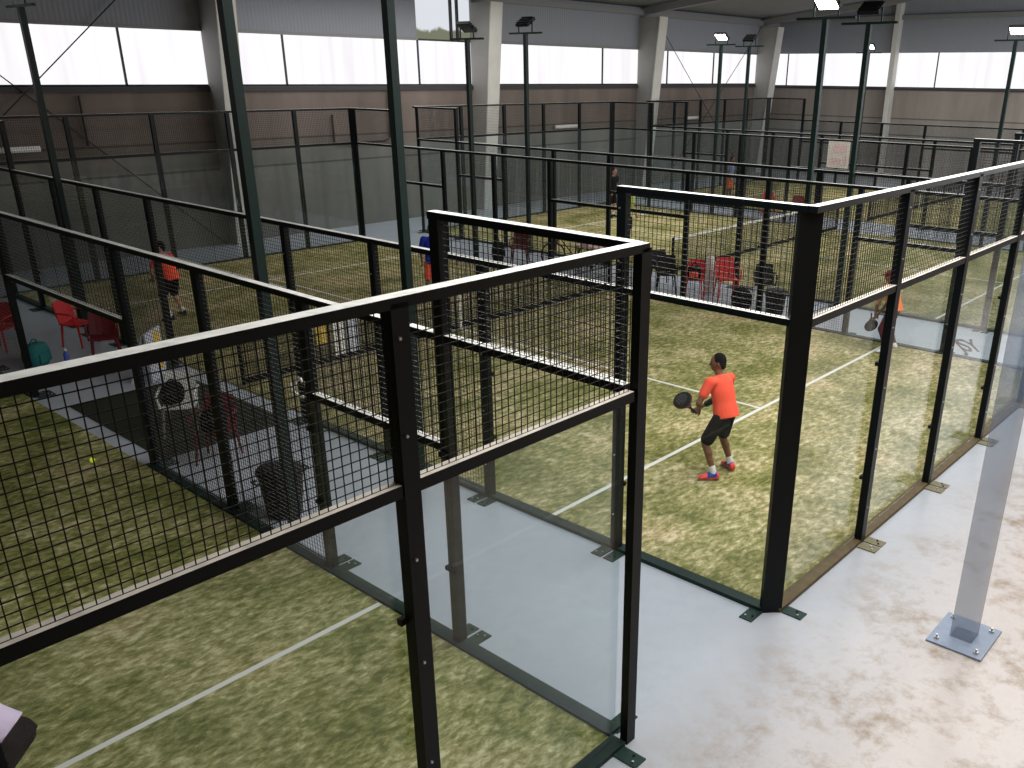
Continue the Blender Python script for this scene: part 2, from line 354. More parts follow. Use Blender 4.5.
# ------------------------------------------------------------------ setting
XW, YW, YN, XL = 41.5, 22.7, -5.2, -14.0
def struct(o): o['kind'] = 'structure'; return o
struct(MB().box(XL, XW+.3, YN, YW+.3, -.3, 0).build('floor', M['floor']))
def wall_strip(name, m, boxes):
    b = MB()
    for q in boxes: b.box(*q)
    return struct(b.build(name, m))
SZ, TZ, EZ = 4.48, 5.9, 7.6
SZ2, TZ2 = 4.4, 5.98
SK0, SK1 = 16.95, 19.5
wall_strip('wall_back', M['wall'], [(XL,XW+.3,YW,YW+.3,0,SZ), (XL,SK0,YW,YW+.3,TZ,EZ), (SK1,XW+.3,YW,YW+.3,TZ,EZ)])
wall_strip('wall_right', M['wall_end'], [(XW,XW+.3,YN,YW,0,SZ2), (XW,XW+.3,YN,YW,TZ2,EZ+1.6)])
wall_strip('wall_left', M['wall'], [(XL-.3,XL,YN,YW,0,EZ+1.6)])
wall_strip('wall_front', M['wall_near'], [(XL,XW,YN-.3,YN,0,EZ)])
cb = MB()
cb.add([(XL,YN,EZ),(XW+.3,YN,EZ),(XW+.3,8.75,9.1),(XL,8.75,9.1),(XW+.3,YW+.3,EZ),(XL,YW+.3,EZ)], [(0,1,2,3),(3,2,4,5)])
struct(cb.build('ceiling', M['ceiling']))
# sill ledges under the windows
struct(MB().box(XL,XW,YW-.07,YW,SZ-.16,SZ-.03).build('trim_1', M['alu']))
struct(MB().box(XW-.07,XW,YN,YW-.1,SZ2-.12,SZ2-.03).build('trim_2', M['alu']))
struct(MB().box(XL,SK0,YW-.06,YW,TZ,TZ+.09).build('trim_3', M['steel']))
struct(MB().box(SK1,XW,YW-.06,YW,TZ,TZ+.09).build('trim_4', M['steel']))
# strip windows, one per bay
COLX = [-1.0, 9.15, 19.35, 29.35, 39.6]
edges = [XL] + [c+.3 for c in COLX] + [XW]
MULL = [-9, 1.7, 6.92, 11.77, 16.98, 22.3, 26.98, 31.71, 35.6]
wi = 1
for a, b in zip(edges[:-1], edges[1:]):
    if b - a < .6: pass
    w = struct(MB().box(a+.0,b-.0,YW+.06,YW+.1,SZ,TZ).build('window_%d' % wi, M['pane'])); wi += 1
    fr = MB()
    for x in MULL:
        if a+.3 < x < b-.3: fr.box(x-.025,x+.025,YW,YW+.055,SZ,TZ)
    fr.box(a,b,YW,YW+.055,SZ-.02,SZ+.03)
    fr.build('window_frame', M['alu'], w)
for a, b in ((YN,6.5),(6.5,15.8),(15.8,YW)):
    w = struct(MB().box(XW+.06,XW+.1,a,b,SZ2,TZ2).build('window_%d' % wi, M['pane'])); wi += 1
    fr = MB().box(XW,XW+.055,a,b,SZ2-.02,SZ2+.03)
    for y in (21.85, 13.81, 9.0, 3.0):
        if a < y < b: fr.box(XW,XW+.055,y-.025,y+.025,SZ2,TZ2)
    fr.build('window_frame', M['alu'], w)
w = struct(MB().box(SK0,SK1,YW+.1,YW+.12,TZ,EZ).build('window_%d' % wi, M['sky']))  # bright patch above the strip windows, built as an emissive sky pane
fr = MB().box(SK0,SK1,YW,YW+.09,TZ,TZ+.06)
for x in (18.55, 18.85): fr.box(x-.04,x+.04,YW,YW+.09,TZ,EZ)
fr.build('window_frame', M['alu'], w)

# portal frames: tapered columns with a rafter
LC = ['leftmost pale tapered column, out past the left edge of the far court', 'pale tapered column on the back wall behind the nearest tall green pole',
      'pale tapered column on the back wall beside the upper sky window', 'pale tapered column between the third and fourth strip windows',
      'pale tapered column nearest the corner of back and right walls']
for x, lb in zip(COLX, LC):
    if x < 0: continue
    t = empty('portal_frame', (x, YW, 0), lb, 'column', 'tapered portal frames along the back wall')
    b = MB()
    d0, d1, wd = .5, 1.2, .58
    v = [(wd*.0+.06,-d0+.06,0),(wd-.06,-d0+.06,0),(wd-.06,0,0),(.06,0,0),(.06,-d1+.06,7.2),(wd-.06,-d1+.06,7.2),(wd-.06,0,7.2),(.06,0,7.2)]
    b.add(v, [(3,2,1,0),(4,5,6,7),(0,1,5,4),(1,2,6,5),(2,3,7,6),(3,0,4,7)]); b.build('column_shaft', M['column_side'], t)
    b = MB()
    v = [(0,-d0,0),(wd,-d0,0),(wd,-d0+.05,0),(0,-d0+.05,0),(0,-d1,7.2),(wd,-d1,7.2),(wd,-d1+.05,7.2),(0,-d1+.05,7.2)]
    b.add(v, [(3,2,1,0),(4,5,6,7),(0,1,5,4),(1,2,6,5),(2,3,7,6),(3,0,4,7)]); b.build('column_flange', M['column'], t)
    b = MB()
    v = [(.16,0,7.3),(wd-.16,0,7.3),(wd-.16,0,7.55),(.16,0,7.55),(.16,-13.9,8.77),(wd-.16,-13.9,8.77),(wd-.16,-13.9,9.02),(.16,-13.9,9.02)]
    b.add(v, [(3,2,1,0),(4,5,6,7),(0,1,5,4),(1,2,6,5),(2,3,7,6),(3,0,4,7)]); b.build('rafter', M['steel'], t)
# slim column on the right wall
t = empty('steel_column', (XW, 15.9, 0), 'slim pale grey column standing against the right wall', 'column')
MB().box(-.45,-.0,-.12,.12,0,8.2).build('column_shaft', M['column'], t)
MB().box(-.5,0,-.16,.16,0,.05).build('base_plate', M['column_side'], t)
# eave girder
tag(MB().box(XL,XW,YW-.2,YW-.05,7.28,7.5).build('eave_beam', M['steel']), 'long grey eave beam along the top of the back wall', 'beam')
tag(MB().box(XW-.2,XW-.05,YN+.2,YW-.3,7.45,7.65).build('eave_beam', M['steel']), 'grey eave beam along the top of the right wall', 'beam')
# wind bracing cables
def cable(a, b, lb): tag(MB().bar(a, b, .016, 6).build('bracing_cable', M['cable']), lb, 'cable', 'diagonal bracing cables')
cable((7.3,22.46,6.9),(-.7,22.46,.02),'bracing cable rising to the right across the leftmost strip window')
cable((2.6,22.6,5.9),(9.0,22.6,.02),'bracing cable falling to the right on the left end of the back wall')
cable((30.2,22.36,7.2),(38.5,22.36,.02),'bracing cable falling to the right between the two far tapered columns')
cable((39.2,22.26,7.2),(31.0,22.26,.02),'bracing cable rising to the right between the two far tapered columns')
# small wall fittings
def fitting(x0, x1, z, lb):
    t = empty('wall_lamp', ((x0+x1)/2, YW, z), lb, 'lamp', 'tube lamps on the back wall'); h = (x1-x0)/2
    MB().bar((-h,-.14,0),(h,-.14,0),.075,12).build('lamp_tube', M['white_pl'], t, True)
    for s in (-.7,.7): MB().box(s*h-.03,s*h+.03,-.1,0,-.03,.03).build('bracket', M['steel'], t)
fitting(23.8,25.3,2.86,'white tube lamp on the back wall between the second and third columns')
fitting(33.2,34.3,2.95,'white tube lamp on the back wall under the far bracing cables')
fitting(2.2,4.4,3.0,'pale tube lamp on the back wall at the far left')
tag(MB().tube([(13.2,22.62,3.6),(13.2,22.62,2.75),(13.5,22.62,2.7),(15.2,22.62,2.7),(15.45,22.62,2.8),(15.5,22.62,4.3)], .03, 6).build('wall_conduit', M['cable']),
    'dark bent conduit on the back wall left of the second column', 'pipe')
tag(MB().bar((5.6,22.62,4.25),(5.6,22.62,3.0),.03,6).build('wall_conduit', M['cable']), 'short straight dark conduit on the back wall at far left', 'pipe')

# ------------------------------------------------------------------ courts
L, W = 20.12, 10.0
H2, H3, H4 = 1.985, 2.943, 3.898
X0 = {'A': -10.0, 'B': 2.214, 'C': 14.45, 'D': 26.68}
cname = {'A': 'foreground court', 'B': 'second court', 'C': 'third court', 'D': 'farthest court'}

_cache = {}
def wires(w, h, sp, r):
    k = ('w', round(w,3), round(h,3), sp, r)
    if k not in _cache:
        b = MB(); nx = int(round(w/sp)); nz = int(round(h/sp))
        for i in range(nx+1):
            x = w*i/nx; b.box(x-r,x+r,-r,r,0,h)
        for j in range(nz+1):
            z = h*j/nz; b.box(0,w,-r*.4,r*1.6,z-r,z+r)
        _cache[k] = b.mesh('mesh_panel')
    return _cache[k]
def boxmesh(name, *q):
    k = (name,)+tuple(round(x,4) for x in q)
    if k not in _cache: _cache[k] = MB().box(*q).mesh(name)
    return _cache[k]
def polymesh(name, poly, z0, z1):
    k = (name, tuple(poly), z0, z1)
    if k not in _cache: _cache[k] = MB().prism(poly, z0, z1).mesh(name)
    return _cache[k]
def boltmesh(axis):
    if ('bolt',axis) not in _cache:
        b = MB()
        if axis == 'y': b.bar((0,-.002,0),(0,.012,0),.0085,6)
        else: b.bar((0,0,-.002),(0,0,.012),.011,6)
        _cache[('bolt',axis)] = b.mesh('bolt')
    return _cache[('bolt',axis)]
def at(o, x, y=0, z=0): o.location = (x,y,z); return o

def mesh_panel(t, s0, s1, z0, z1, mat, sp=.05, r=.0022):
    k = ('wm', round(s1-s0,3), round(z1-z0,3), mat.name, r)
    if k not in _cache:
        me = wires(s1-s0, z1-z0, sp, r).copy(); me.materials.append(mat); _cache[k] = me
    return at(link('mesh_panel', _cache[k], None, t), s0, -.04, z0)
def matmesh(me, m):
    k = ('mm', me.name, m.name)
    if k not in _cache:
        c = me.copy(); c.materials.clear(); c.materials.append(m); _cache[k] = c
    return _cache[k]
def glass_pane(t, s0, s1, z0, z1):
    return at(link('glass_pane', matmesh(boxmesh('glass_pane', 0, s1-s0-.012, -.1, -.088, 0, z1-z0), M['glass']), None, t), s0+.006, 0, z0)
def post(t, s, h, near=0, z0=0):
    o = at(link('post', matmesh(boxmesh('post', -.052,.052,-.085,0, 0, h-z0), M['post']), None, t), s, 0, z0)
    if near:
        for z in [x for x in (.45,1.15,1.85,2.5,3.2,3.7) if x < h]:
            at(link('bolt', matmesh(boltmesh('y'), M['bolt']), None, o), .016, 0, z)
    return o
def rail(t, name, s0, s1, z1, m, hh=.07, d0=-.078, d1=-.006):
    return at(link(name, matmesh(boxmesh(name, 0, s1-s0, d0, d1, 0, hh), m), None, t), s0, 0, z1-hh)
def plates(t, s, dusty=False, near=0, which=(-1,1)):
    m = M['plate_dusty'] if dusty else M['plate']
    for k in which:
        o = at(link('foot_plate', matmesh(boxmesh('foot_plate', -.068,.068,-.05,.21,0,.012), m), None, t), s+k*.086, 0, .001)
        if near:
            for q in (-.03,.03): at(link('bolt', matmesh(boltmesh('z'), M['bolt'] if (k+q) > 0 else M['black']), None, o), q, .14+q*.6, .012)
def clamps(t, s, zs):
    for z in zs:
        at(link('glass_clamp', matmesh(boxmesh('glass_clamp', -.065,.065,-.115,-.078,-.02,.02), M['black']), None, t), s, 0, z)

def back_fence(t, near=0, dusty=False, mesh_m=None, square=False):
    mesh_m = mesh_m or M['wire']
    link('base_sill', matmesh(boxmesh('base_sill', .12, W-.12, -.135, -.002, 0, .045), M['sill_dusty'] if dusty else M['sill']), None, t)
    for s, sg in ((0,1),(W,-1)):
        poly = [(sg*.14,0),(0,-.14),(sg*.06,-.2),(sg*.2,-.06)]
        if square: poly = [(0,0),(0,-.07),(sg*.1,-.07),(sg*.1,0)]
        if (sg > 0) != square: poly = poly[::-1]
        o = at(link('corner_post', matmesh(polymesh('corner_post', poly, 0, H4-.03), M['post']), None, t), s)
        plates(t, s+sg*.2, False, near, (0,))
    for i in range(1,5):
        post(t, 2*i-(.02 if square else 0), H4-.03, near); plates(t, 2*i, dusty, near)
        if near: clamps(t, 2*i, (.8, 2.1))
    for i in range(5):
        a, b = 2*i, 2*i+2
        glass_pane(t, a+(.13 if i == 0 else 0), b-(.13 if i == 4 else 0), .05, H3-.07)
        mesh_panel(t, a+.05+(.1 if i == 0 else 0), b-.05-(.1 if i == 4 else 0), H3, H4-.05, mesh_m)
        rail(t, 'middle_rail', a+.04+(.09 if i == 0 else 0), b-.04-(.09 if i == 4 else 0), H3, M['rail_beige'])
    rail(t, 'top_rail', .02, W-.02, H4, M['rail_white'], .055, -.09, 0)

def side_fence(t, near=0, mesh_m=None, dusty=False):
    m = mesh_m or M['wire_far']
    for s0, s1 in ((.15,8.04),(L-8.04,L-.15)):
        o = at(link('base_sill', matmesh(boxmesh('base_sill', 0, s1-s0, -.135, -.002, 0, .045), M['sill']), None, t), s0)
    for e in (0,1):
        q = (lambda s: s) if e == 0 else (lambda s: L-s)
        rg = lambda a, b: (min(q(a),q(b)), max(q(a),q(b)))
        post(t, q(2), H4-.03, near); post(t, q(4), H3-.05, near); post(t, q(6), H3-.05, near); post(t, q(8), H3-.05, near)
        for s in (2,4,6,8): plates(t, q(s), False, near)
        plates(t, q(.2), False, near, (0,))
        if near: clamps(t, q(2), (.8,1.9)); clamps(t, q(4), (.8,1.6))
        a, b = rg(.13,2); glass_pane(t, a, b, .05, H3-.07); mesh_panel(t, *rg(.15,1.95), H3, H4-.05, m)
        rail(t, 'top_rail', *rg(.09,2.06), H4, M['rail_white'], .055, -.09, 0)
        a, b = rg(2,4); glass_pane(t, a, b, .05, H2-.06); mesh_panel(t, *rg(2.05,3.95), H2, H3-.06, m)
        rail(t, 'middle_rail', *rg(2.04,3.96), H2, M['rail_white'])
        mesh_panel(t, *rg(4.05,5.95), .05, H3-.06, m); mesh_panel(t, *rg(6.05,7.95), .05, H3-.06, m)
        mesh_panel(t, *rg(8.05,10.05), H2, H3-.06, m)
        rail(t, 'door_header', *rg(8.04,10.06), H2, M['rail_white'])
    rail(t, 'top_rail', .14, L-.14, H3, M['rail_white'], .06, -.082, -.004)

GB, GS = 'end walls of the padel courts', 'side fences of the padel courts'
def fence(kind, c, label, near=0, **kw):
    x0 = X0[c]; x1 = x0 + W
    loc, rz = {'back': ((x1,0,0),PI), 'far': ((x0,L,0),0), 'right': ((x1,L,0),-PI/2), 'left': ((x0,0,0),PI/2)}[kind]
    end = kind in ('back','far')
    t = empty('court_end_wall' if end else 'court_side_fence', loc, label, 'fence', GB if end else GS, rz)
    (back_fence if end else side_fence)(t, near, **kw)
    return t
fence('back','A','near end wall of the foreground court, glass with black mesh above, closest to the viewer',1, square=True)
fence('right','A','foreground court side fence on the grey corridor, its stepped end beside the near corner',1)
fence('left','B','second court side fence along the far edge of the grey corridor',1)
fence('back','B','near end wall of the second court with wide chamfered corner post, running off right',1, dusty=True)
fence('far','B','distant end wall of the second court, in front of the two leftmost strip windows')
fence('right','B','side fence of the second court behind the coral shirted player, beside the red chairs')
fence('left','C','side fence of the third court on the far side of the red chairs')
fence('far','C','distant end wall of the third court, below the sky window and middle columns')
fence('right','C','side fence of the third court facing the farthest court')
fence('left','D','side fence of the farthest court facing the third court')
fence('far','D','distant end wall of the farthest court, furthest right of the far end walls')
fence('right','D','outermost side fence of the farthest court, close to the right wall')

# turf and lines
for c in 'ABCD':
    x0 = X0[c]
    tf = {'A':'green sanded artificial turf of the foreground court with yellow ball on it','B':'green sanded artificial turf under the coral shirted player',
          'C':'green sanded artificial turf of the third court, beyond the red chairs','D':'strip of green artificial turf of the farthest court'}[c]
    t = tag(MB().box(x0+.14,x0+W-.14,.14,L-.14,.0,.022).build('artificial_turf', M['turf']), tf, 'turf', 'artificial turf of the four courts')
    for y in (3.05, L-3.05): MB().box(x0+.15,x0+W-.15,y-.03,y+.03,.02,.025).build('service_line', M['tape'], t)
    MB().box(x0+W/2-.025,x0+W/2+.025,3.08,L-3.08,.02,.025).build('centre_line', M['tape'], t)

# nets
def net(c, label, boards=()):
    x0 = X0[c]; t = empty('padel_net', (x0+W/2, L/2, .023), label, 'net', 'nets across the courts')
    h = W/2-.2
    for s in (-1,1): MB().bar((s*h,0,.02),(s*h,0,.93),.035,10).build('net_post', M['post'], t)
    b = MB()
    n = int(2*h/.05)
    for i in range(n+1): x = -h+2*h*i/n; b.box(x-.003,x+.003,-.003,.003,.03,.88)
    for j in range(19): z = .03+.85*j/18; b.box(-h,h,-.003,.003,z-.003,z+.003)
    b.build('net_mesh', M['netcord'], t)
    MB().box(-h,h,-.009,.009,.86,.92).build('top_band', M['tape'], t)
    MB().box(-h,h,-.006,.006,.025,.12).build('bottom_hem', M['netcord'], t)
    MB().box(-.025,.025,-.012,.012,.02,.9).build('centre_strap', M['tape'], t)
    for (xa, xb, za, zb, mm) in boards:
        MB().box(xa-x0-W/2, xb-x0-W/2, -.03,-.015, za, zb).build('net_board', mm, t)
    return t
net('B','black net across the second court with white boards hung near its left end',((3.85,4.05,.4,.75,M['yellow']),(4.2,4.42,.12,.72,M['white_pl']),(4.46,4.72,.12,.72,M['paleblue'])))
net('C','black net across the third court seen past the red chairs')
net('D','black net across the farthest court')

# ------------------------------------------------------------------ light poles
def light_pole(x, y, label, lit=True, face=-1, h=5.86):
    """face: -1 lamp tilted towards -x, +1 towards +x"""
    t = empty('light_pole', (x,y,0), label, 'light pole', 'floodlight poles beside the courts')
    MB().box(-.05,.05,-.05,.05,0,h).build('pole', M['pole_green'], t)
    MB().box(-.13,.13,-.13,.13,0,.015).build('base_plate', M['plate'], t)
    MB().box(-.03,.03,-.6,.6,h,h+.045).build('crossarm', M['pole_green'], t)
    a = math.radians(-33*face); m = Matrix.Rotation(a,3,'Y')
    fl = MB().cbox((0,0,h+.3),(.34,.46,.08),m).build('floodlight', M['black'], t)
    for q in (-.12,-.04,.04,.12): MB().cbox(V((0,0,h+.3)) + m@V((q,0,.055)),(.012,.42,.04),m).build('cooling_fin', M['black'], fl)
    MB().cbox(V((0,0,h+.3)) + m@V((0,0,-.046)),(.28,.4,.012),m).build('lamp_face', M['lampface' if lit else 'lampdark'], fl)
    for s_ in (-.25,.25): MB().box(-.015,.015,s_-.012,s_+.012,h+.04,h+.31).build('bracket', M['pole_green'], t)
light_pole(.13,4.98,'thick dark green light pole left of centre, its top cut by the frame edge',True,-1,5.9)
light_pole(2.06,5.1,'thick dark green light pole in front of the second court beside the sky window',True,1,5.62)
light_pole(2.06,15.25,'dark light pole at the far left edge of the scene',True,1)
light_pole(12.36,15.15,'dark light pole standing before the second column, right of the sky window',False,-1,5.66)
light_pole(14.3,14.95,'dark light pole with tilted unlit lamp, between second and third columns',False,1)
light_pole(24.6,15.3,'light pole with lit lamp under the far bracing cables')
light_pole(26.52,15.3,'unlit light pole just left of the fourth column',False,1)
light_pole(12.36,5.2,'tall green light pole with bright lit lamp right of the fourth column')
light_pole(14.3,5.2,'tall dark light pole with wide unlit crossarm near the hanging poster',False,1)
light_pole(36.83,15.25,'small distant light pole with lit lamp behind the unlit crossarm')
light_pole(24.6,5.35,'light pole with lit lamp at the right edge of the scene')

# hanging poster
t = empty('poster_banner', (26.58,11.35,1.8), 'white poster with faded red print hung on the far side fence', 'poster')
MB().box(-.01,.01,-.42,.42,.02,.95).build('poster_sheet', M['cream'], t)
MB().bar((0,-.45,.96),(0,.45,.96),.025,8).build('hanging_rod', M['white_pl'], t)
for (a,b,c_,d) in ((-.3,.2,.55,.82),(-.1,.3,.15,.35),(-.33,-.18,.12,.45)): MB().box(-.016,-.011,a,b,c_,d).build('print_patch', M['pink'], t)

# ------------------------------------------------------------------ viewing-window reflection built as a translucent column
t = empty('reflected_column', (3.12,-1.5,0), 'pale blue grey reflection of a square column and bolted base plate at the lower right', 'column')
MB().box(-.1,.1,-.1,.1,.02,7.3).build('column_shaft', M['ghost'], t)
pm = plain('reflected_plate', lin(134,147,166), .35, noise=.2)
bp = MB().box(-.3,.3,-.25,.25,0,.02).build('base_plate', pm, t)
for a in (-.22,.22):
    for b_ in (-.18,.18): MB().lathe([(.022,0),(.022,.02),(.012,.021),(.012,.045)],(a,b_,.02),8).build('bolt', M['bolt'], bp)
scn_mark = None
# script-like mark on the glass of the second court
fc = bpy.data.curves.new('glass_lettering', 'FONT'); fc.body = 'JSY'; fc.size = .42; fc.shear = .35; fc.extrude = .001; fc.offset = .006; fc.space_character = .8
fo = bpy.data.objects.new('tmp', fc); col.objects.link(fo)
dg = bpy.context.evaluated_depsgraph_get(); me = bpy.data.meshes.new_from_object(fo.evaluated_get(dg)); bpy.data.objects.remove(fo)
gm = link('floor_lettering', me, M['black']); me.materials.clear(); me.materials.append(M['black'])
tag(gm, 'black slanted lettering painted on the grey corridor floor behind the far glass', 'lettering')
gm.location = (12.62,1.78,.003); gm.rotation_euler = (0,0,-.87); gm.scale = (.9,2.9,1)

# ------------------------------------------------------------------ ball
b = MB().ell((0,0,.034),(.034,.034,.034),16); o = b.build('tennis_ball', M['ball'], None, True); o.location = (-.56,8.69,.022)
tag(o, 'yellow ball lying on the foreground court turf', 'ball')

# ------------------------------------------------------------------ corridor furniture
def chair(name, loc, rz, seat_m, label, leg_m=None, group=None, sc=1):
    leg_m = leg_m or seat_m
    t = empty(name, loc, label, 'chair', group, rz)
    b = MB()                       # dished seat
    rings = []
    for i in range(7):
        y = -.21+.42*i/6; z = .44 - .02*math.sin(PI*i/6)
        rings.append([Vector((x, y, z + dz - (.012*math.cos(x*7)))) for x, dz in ((-.22,0),(-.1,0),(.1,0),(.22,0),(.22,.02),(.1,.02),(-.1,.02),(-.22,.02))])
    b.loft(rings).build('seat', seat_m, t, False)
    rings = []
    for i in range(8):
        z = .46+.38*i/7; y = -.2-.1*i/7; w = .22-.03*(i/7)**2
        rings.append([Vector((x*w, y - .03*(1-x*x) + dy, z)) for x, dy in ((-1,0),(-.5,0),(0,0),(.5,0),(1,0),(1,.02),(.5,.02),(0,.02),(-.5,.02),(-1,.02))])
    MB().loft(rings).build('backrest', seat_m, t)
    for sx in (-1,1):
        for sy in (-1,1):
            MB().cap((sx*.19,sy*.17,.43),(sx*.23,sy*.21,.02),.022,.016,8).build('leg', leg_m, t)
        MB().tube([(sx*.23,.16,.44),(sx*.25,.17,.62),(sx*.25,.1,.65),(sx*.25,-.15,.66),(sx*.22,-.22,.64)],.018,8).build('armrest', seat_m, t)
    t.scale = (sc,sc,sc); return t
def bag(name, loc, rz, s, m, label, cat='bag', group=None, patch=None):
    t = empty(name, loc, label, cat, group, rz)
    b = MB(); rings = []
    for i in range(9):
        u = i/8; k = .35+.65*math.sin(PI*(.12+.76*u))**.5
        rings.append([Vector((s[0]*.5*k*abs(math.cos(a))**.6*math.copysign(1,math.cos(a)), s[1]*.5*k*abs(math.sin(a))**.6*math.copysign(1,math.sin(a)), s[2]*u)) for a in [2*PI*j/16+.01 for j in range(16)]])
    b.loft(rings).build('bag_body', m, t, True)
    MB().tube([(-s[0]*.18,0,s[2]*.93),(-s[0]*.16,0,s[2]*1.15),(0,0,s[2]*1.25),(s[0]*.16,0,s[2]*1.15),(s[0]*.18,0,s[2]*.93)],.014,6).build('handle', m, t)
    MB().cbox((0,-s[1]*.47,s[2]*.4),(s[0]*.6,.05,s[2]*.45)).build('front_pocket', patch or m, t, False, .015)
    return t
def basket(name, loc, r, h, m, label, cat='bin'):
    t = empty(name, loc, label, cat)
    MB().lathe([(r*.74,0),(r*.78,.02),(r,h-.03),(r*1.06,h-.03),(r*1.06,h),(r*.96,h),(r*.72,.03)],(0,0,0),24).build('bin_body', m, t, True)
    MB().lathe([(r*1.0,h-.005),(r*1.02,h+.01),(r*.6,h+.045),(r*.1,h+.05)],(0,0,0),24).build('bin_lid', m, t, True)
    for s in (-1,1): MB().tube([(s*r*1.02,-.07,h-.08),(s*(r*1.02+.07),-.06,h-.07),(s*(r*1.02+.07),.06,h-.07),(s*r*1.02,.07,h-.08)],.014,8).build('handle', m, t)
    return t
# corridor between foreground and second courts
basket('waste_bin',(.33,5.5,0),.26,.58,M['black'],'round black waste bin against the side fence of the foreground court')
chair('plastic_chair',(.62,7.55,0),2.3,M['darkred'],'low dark red chair behind the black waste bin')
bag('sports_bag',(.6,7.5,.45),.6,(.42,.26,.3),M['black_cloth'],'black sports bag lying on the dark red chair')
chair('plastic_chair',(.78,8.85,0),2.5,M['white_pl'],'white plastic chair with black jacket over it, on the dark mat',M['steel'])
bag('jacket_bundle',(.75,8.95,.45),.2,(.34,.2,.28),M['black_cloth'],'black jacket bundle on the white plastic chair','jacket')
tag(MB().box(.12,2.05,8.15,11.2,.002,.012).build('floor_mat', plain('dark_mat', (.022,.026,.018), .9, noise=.3)), 'dark olive mat across the corridor between the two net openings', 'mat')
t = empty('standing_sign',(1.7,11.55,0),'white folding sign with yellow panel beyond the dark mat','sign',None,.75)
MB().box(-.3,.3,-.015,.015,.02,.85).build('sign_board', M['paleblue'], t); MB().box(.0,.22,-.022,-.016,.15,.8).build('sign_panel', M['yellow'], t)
MB().add([(-.3,.02,.83),(.3,.02,.83),(.3,.05,.83),(-.3,.05,.83),(-.3,.33,.0),(.3,.33,.0),(.3,.36,.0),(-.3,.36,.0)],[(0,1,2,3),(7,6,5,4),(0,4,5,1),(1,5,6,2),(2,6,7,3),(3,7,4,0)]).build('rear_board', M['paleblue'], t)
chair('plastic_chair',(1.65,14.6,0),PI+.5,M['red'],'bright red plastic chair in the corridor at far left')
chair('plastic_chair',(1.55,13.2,0),PI-.4,M['darkred'],'dark red chair, right of the bright red one')
chair('plastic_chair',(.55,15.3,0),PI/2+.6,M['red'],'red chair cut by the left edge beside the teal bag')
bag('sports_bag',(.62,13.85,0),.7,(.55,.32,.38),M['teal'],'teal sports bag on the corridor floor at far left')
t = empty('water_bottle',(.98,13.5,0),'blue water bottle standing beside the teal bag','bottle')
MB().lathe([(.04,0),(.045,.02),(.045,.2),(.02,.24),(.02,.26)],(0,0,0),14).build('bottle_body',M['blue'],t,True); MB().lathe([(.024,.25),(.024,.29),(.01,.295)],(0,0,0),12).build('bottle_cap',M['white_pl'],t,True)
pts = [(.05+.03*math.sin(i*1.1), 4.35+.16*math.cos(i*.55)-.0, 1.86+.13*math.sin(i*.55)+.01*i) for i in range(12)]
tag(MB().tube(pts,.017,8).build('rope_coil', M['white_pl']), 'white rope coil tied to a post of the foreground side fence', 'rope')
# corridor between second and third courts
GC = 'chairs in the corridor behind the coral shirted player'
chair('plastic_chair',(12.85,8.15,0),2.0,M['red'],'red chair with black bag and orange patch, left of the other red chairs',None,GC)
bag('sports_bag',(12.79,8.12,.45),-1.14,(.34,.2,.3),M['black_cloth'],'black bag with orange patch on the left red chair','bag',None,M['coral'])
chair('plastic_chair',(13.25,7.5,0),2.4,M['red'],'red chair with high back turned to the viewer, between bags',None,GC,1.08)
bag('sports_bag',(12.68,6.75,0),1.1,(.55,.34,.42),M['black_cloth'],'big black bag in front of the high backed red chair')
bag('jacket_bundle',(13.55,8.2,.0),.3,(.3,.25,.85),M['cream'],'pale jacket heaped behind the red chairs','jacket')
chair('plastic_chair',(12.85,8.95,0),2.2,M['black'],'black chair left of the red chairs, against the fence',None,GC)
chair('plastic_chair',(13.35,9.45,0),2.6,M['black'],'second black chair behind the leftmost black one',None,GC)
chair('folding_chair',(13.5,6.65,0),2.2,M['black'],'black backed chair with white frame right of the red chairs',M['white_pl'],GC)
basket('waste_bin',(12.78,5.95,0),.24,.5,M['black'],'short black bin beside the wide chamfered corner post')
chair('plastic_chair',(12.95,14.0,0),2.2,M['darkred'],'dark chair far along the corridor, left of the bicycle',None,GC)
bag('sports_bag',(12.8,14.7,0),.3,(.4,.3,.5),M['black_cloth'],'upright black bag beside the dark chair far along the corridor')
# bicycle leaning in the corridor
def bicycle(loc, rz, label):
    t = empty('bicycle', loc, label, 'bicycle', None, rz)
    for x in (-.5,.52):
        ring = [(x+.32*math.cos(2*PI*i/28), 0, .34+.32*math.sin(2*PI*i/28)) for i in range(29)]
        w = MB().tube(ring,.02,6).build('wheel', M['black'], t)
        sp = MB()
        for i in range(10): sp.bar((x,0,.34),(x+.31*math.cos(2*PI*i/10),0,.34+.31*math.sin(2*PI*i/10)),.003,4)
        sp.build('spokes', M['steel'], w)
    b = MB(); B_, S_, H_ = (-.05,0,.3), (-.2,0,.8), (.36,0,.82)
    for p, q in ((B_,S_),(B_,H_),(S_,H_),(S_,(-.5,0,.34)),(B_,(-.5,0,.34)),(H_,(.52,0,.34))): b.bar(p,q,.017,8)
    b.build('frame', M['darkred'], t)
    MB().ell((-.22,0,.9),(.13,.07,.035)).bar((-.2,0,.78),(-.22,0,.88),.013,6).build('saddle', M['black'], t)
    MB().tube([(.28,-.26,.98),(.36,-.1,.97),(.36,0,.95),(.36,.1,.97),(.28,.26,.98)],.014,6).bar((.36,0,.8),(.36,0,.96),.014,6).build('handlebar', M['black'], t)
bicycle((13.55,12.6,0), 2.3, 'dark bicycle parked in the corridor behind the second court net')
t = empty('folding_table',(13.4,11.5,0),'pale pinkish table in the corridor right of the bicycle','table',None,PI/2)
MB().box(-.6,.6,-.35,.35,.7,.735).build('table_top', M['pink'], t)
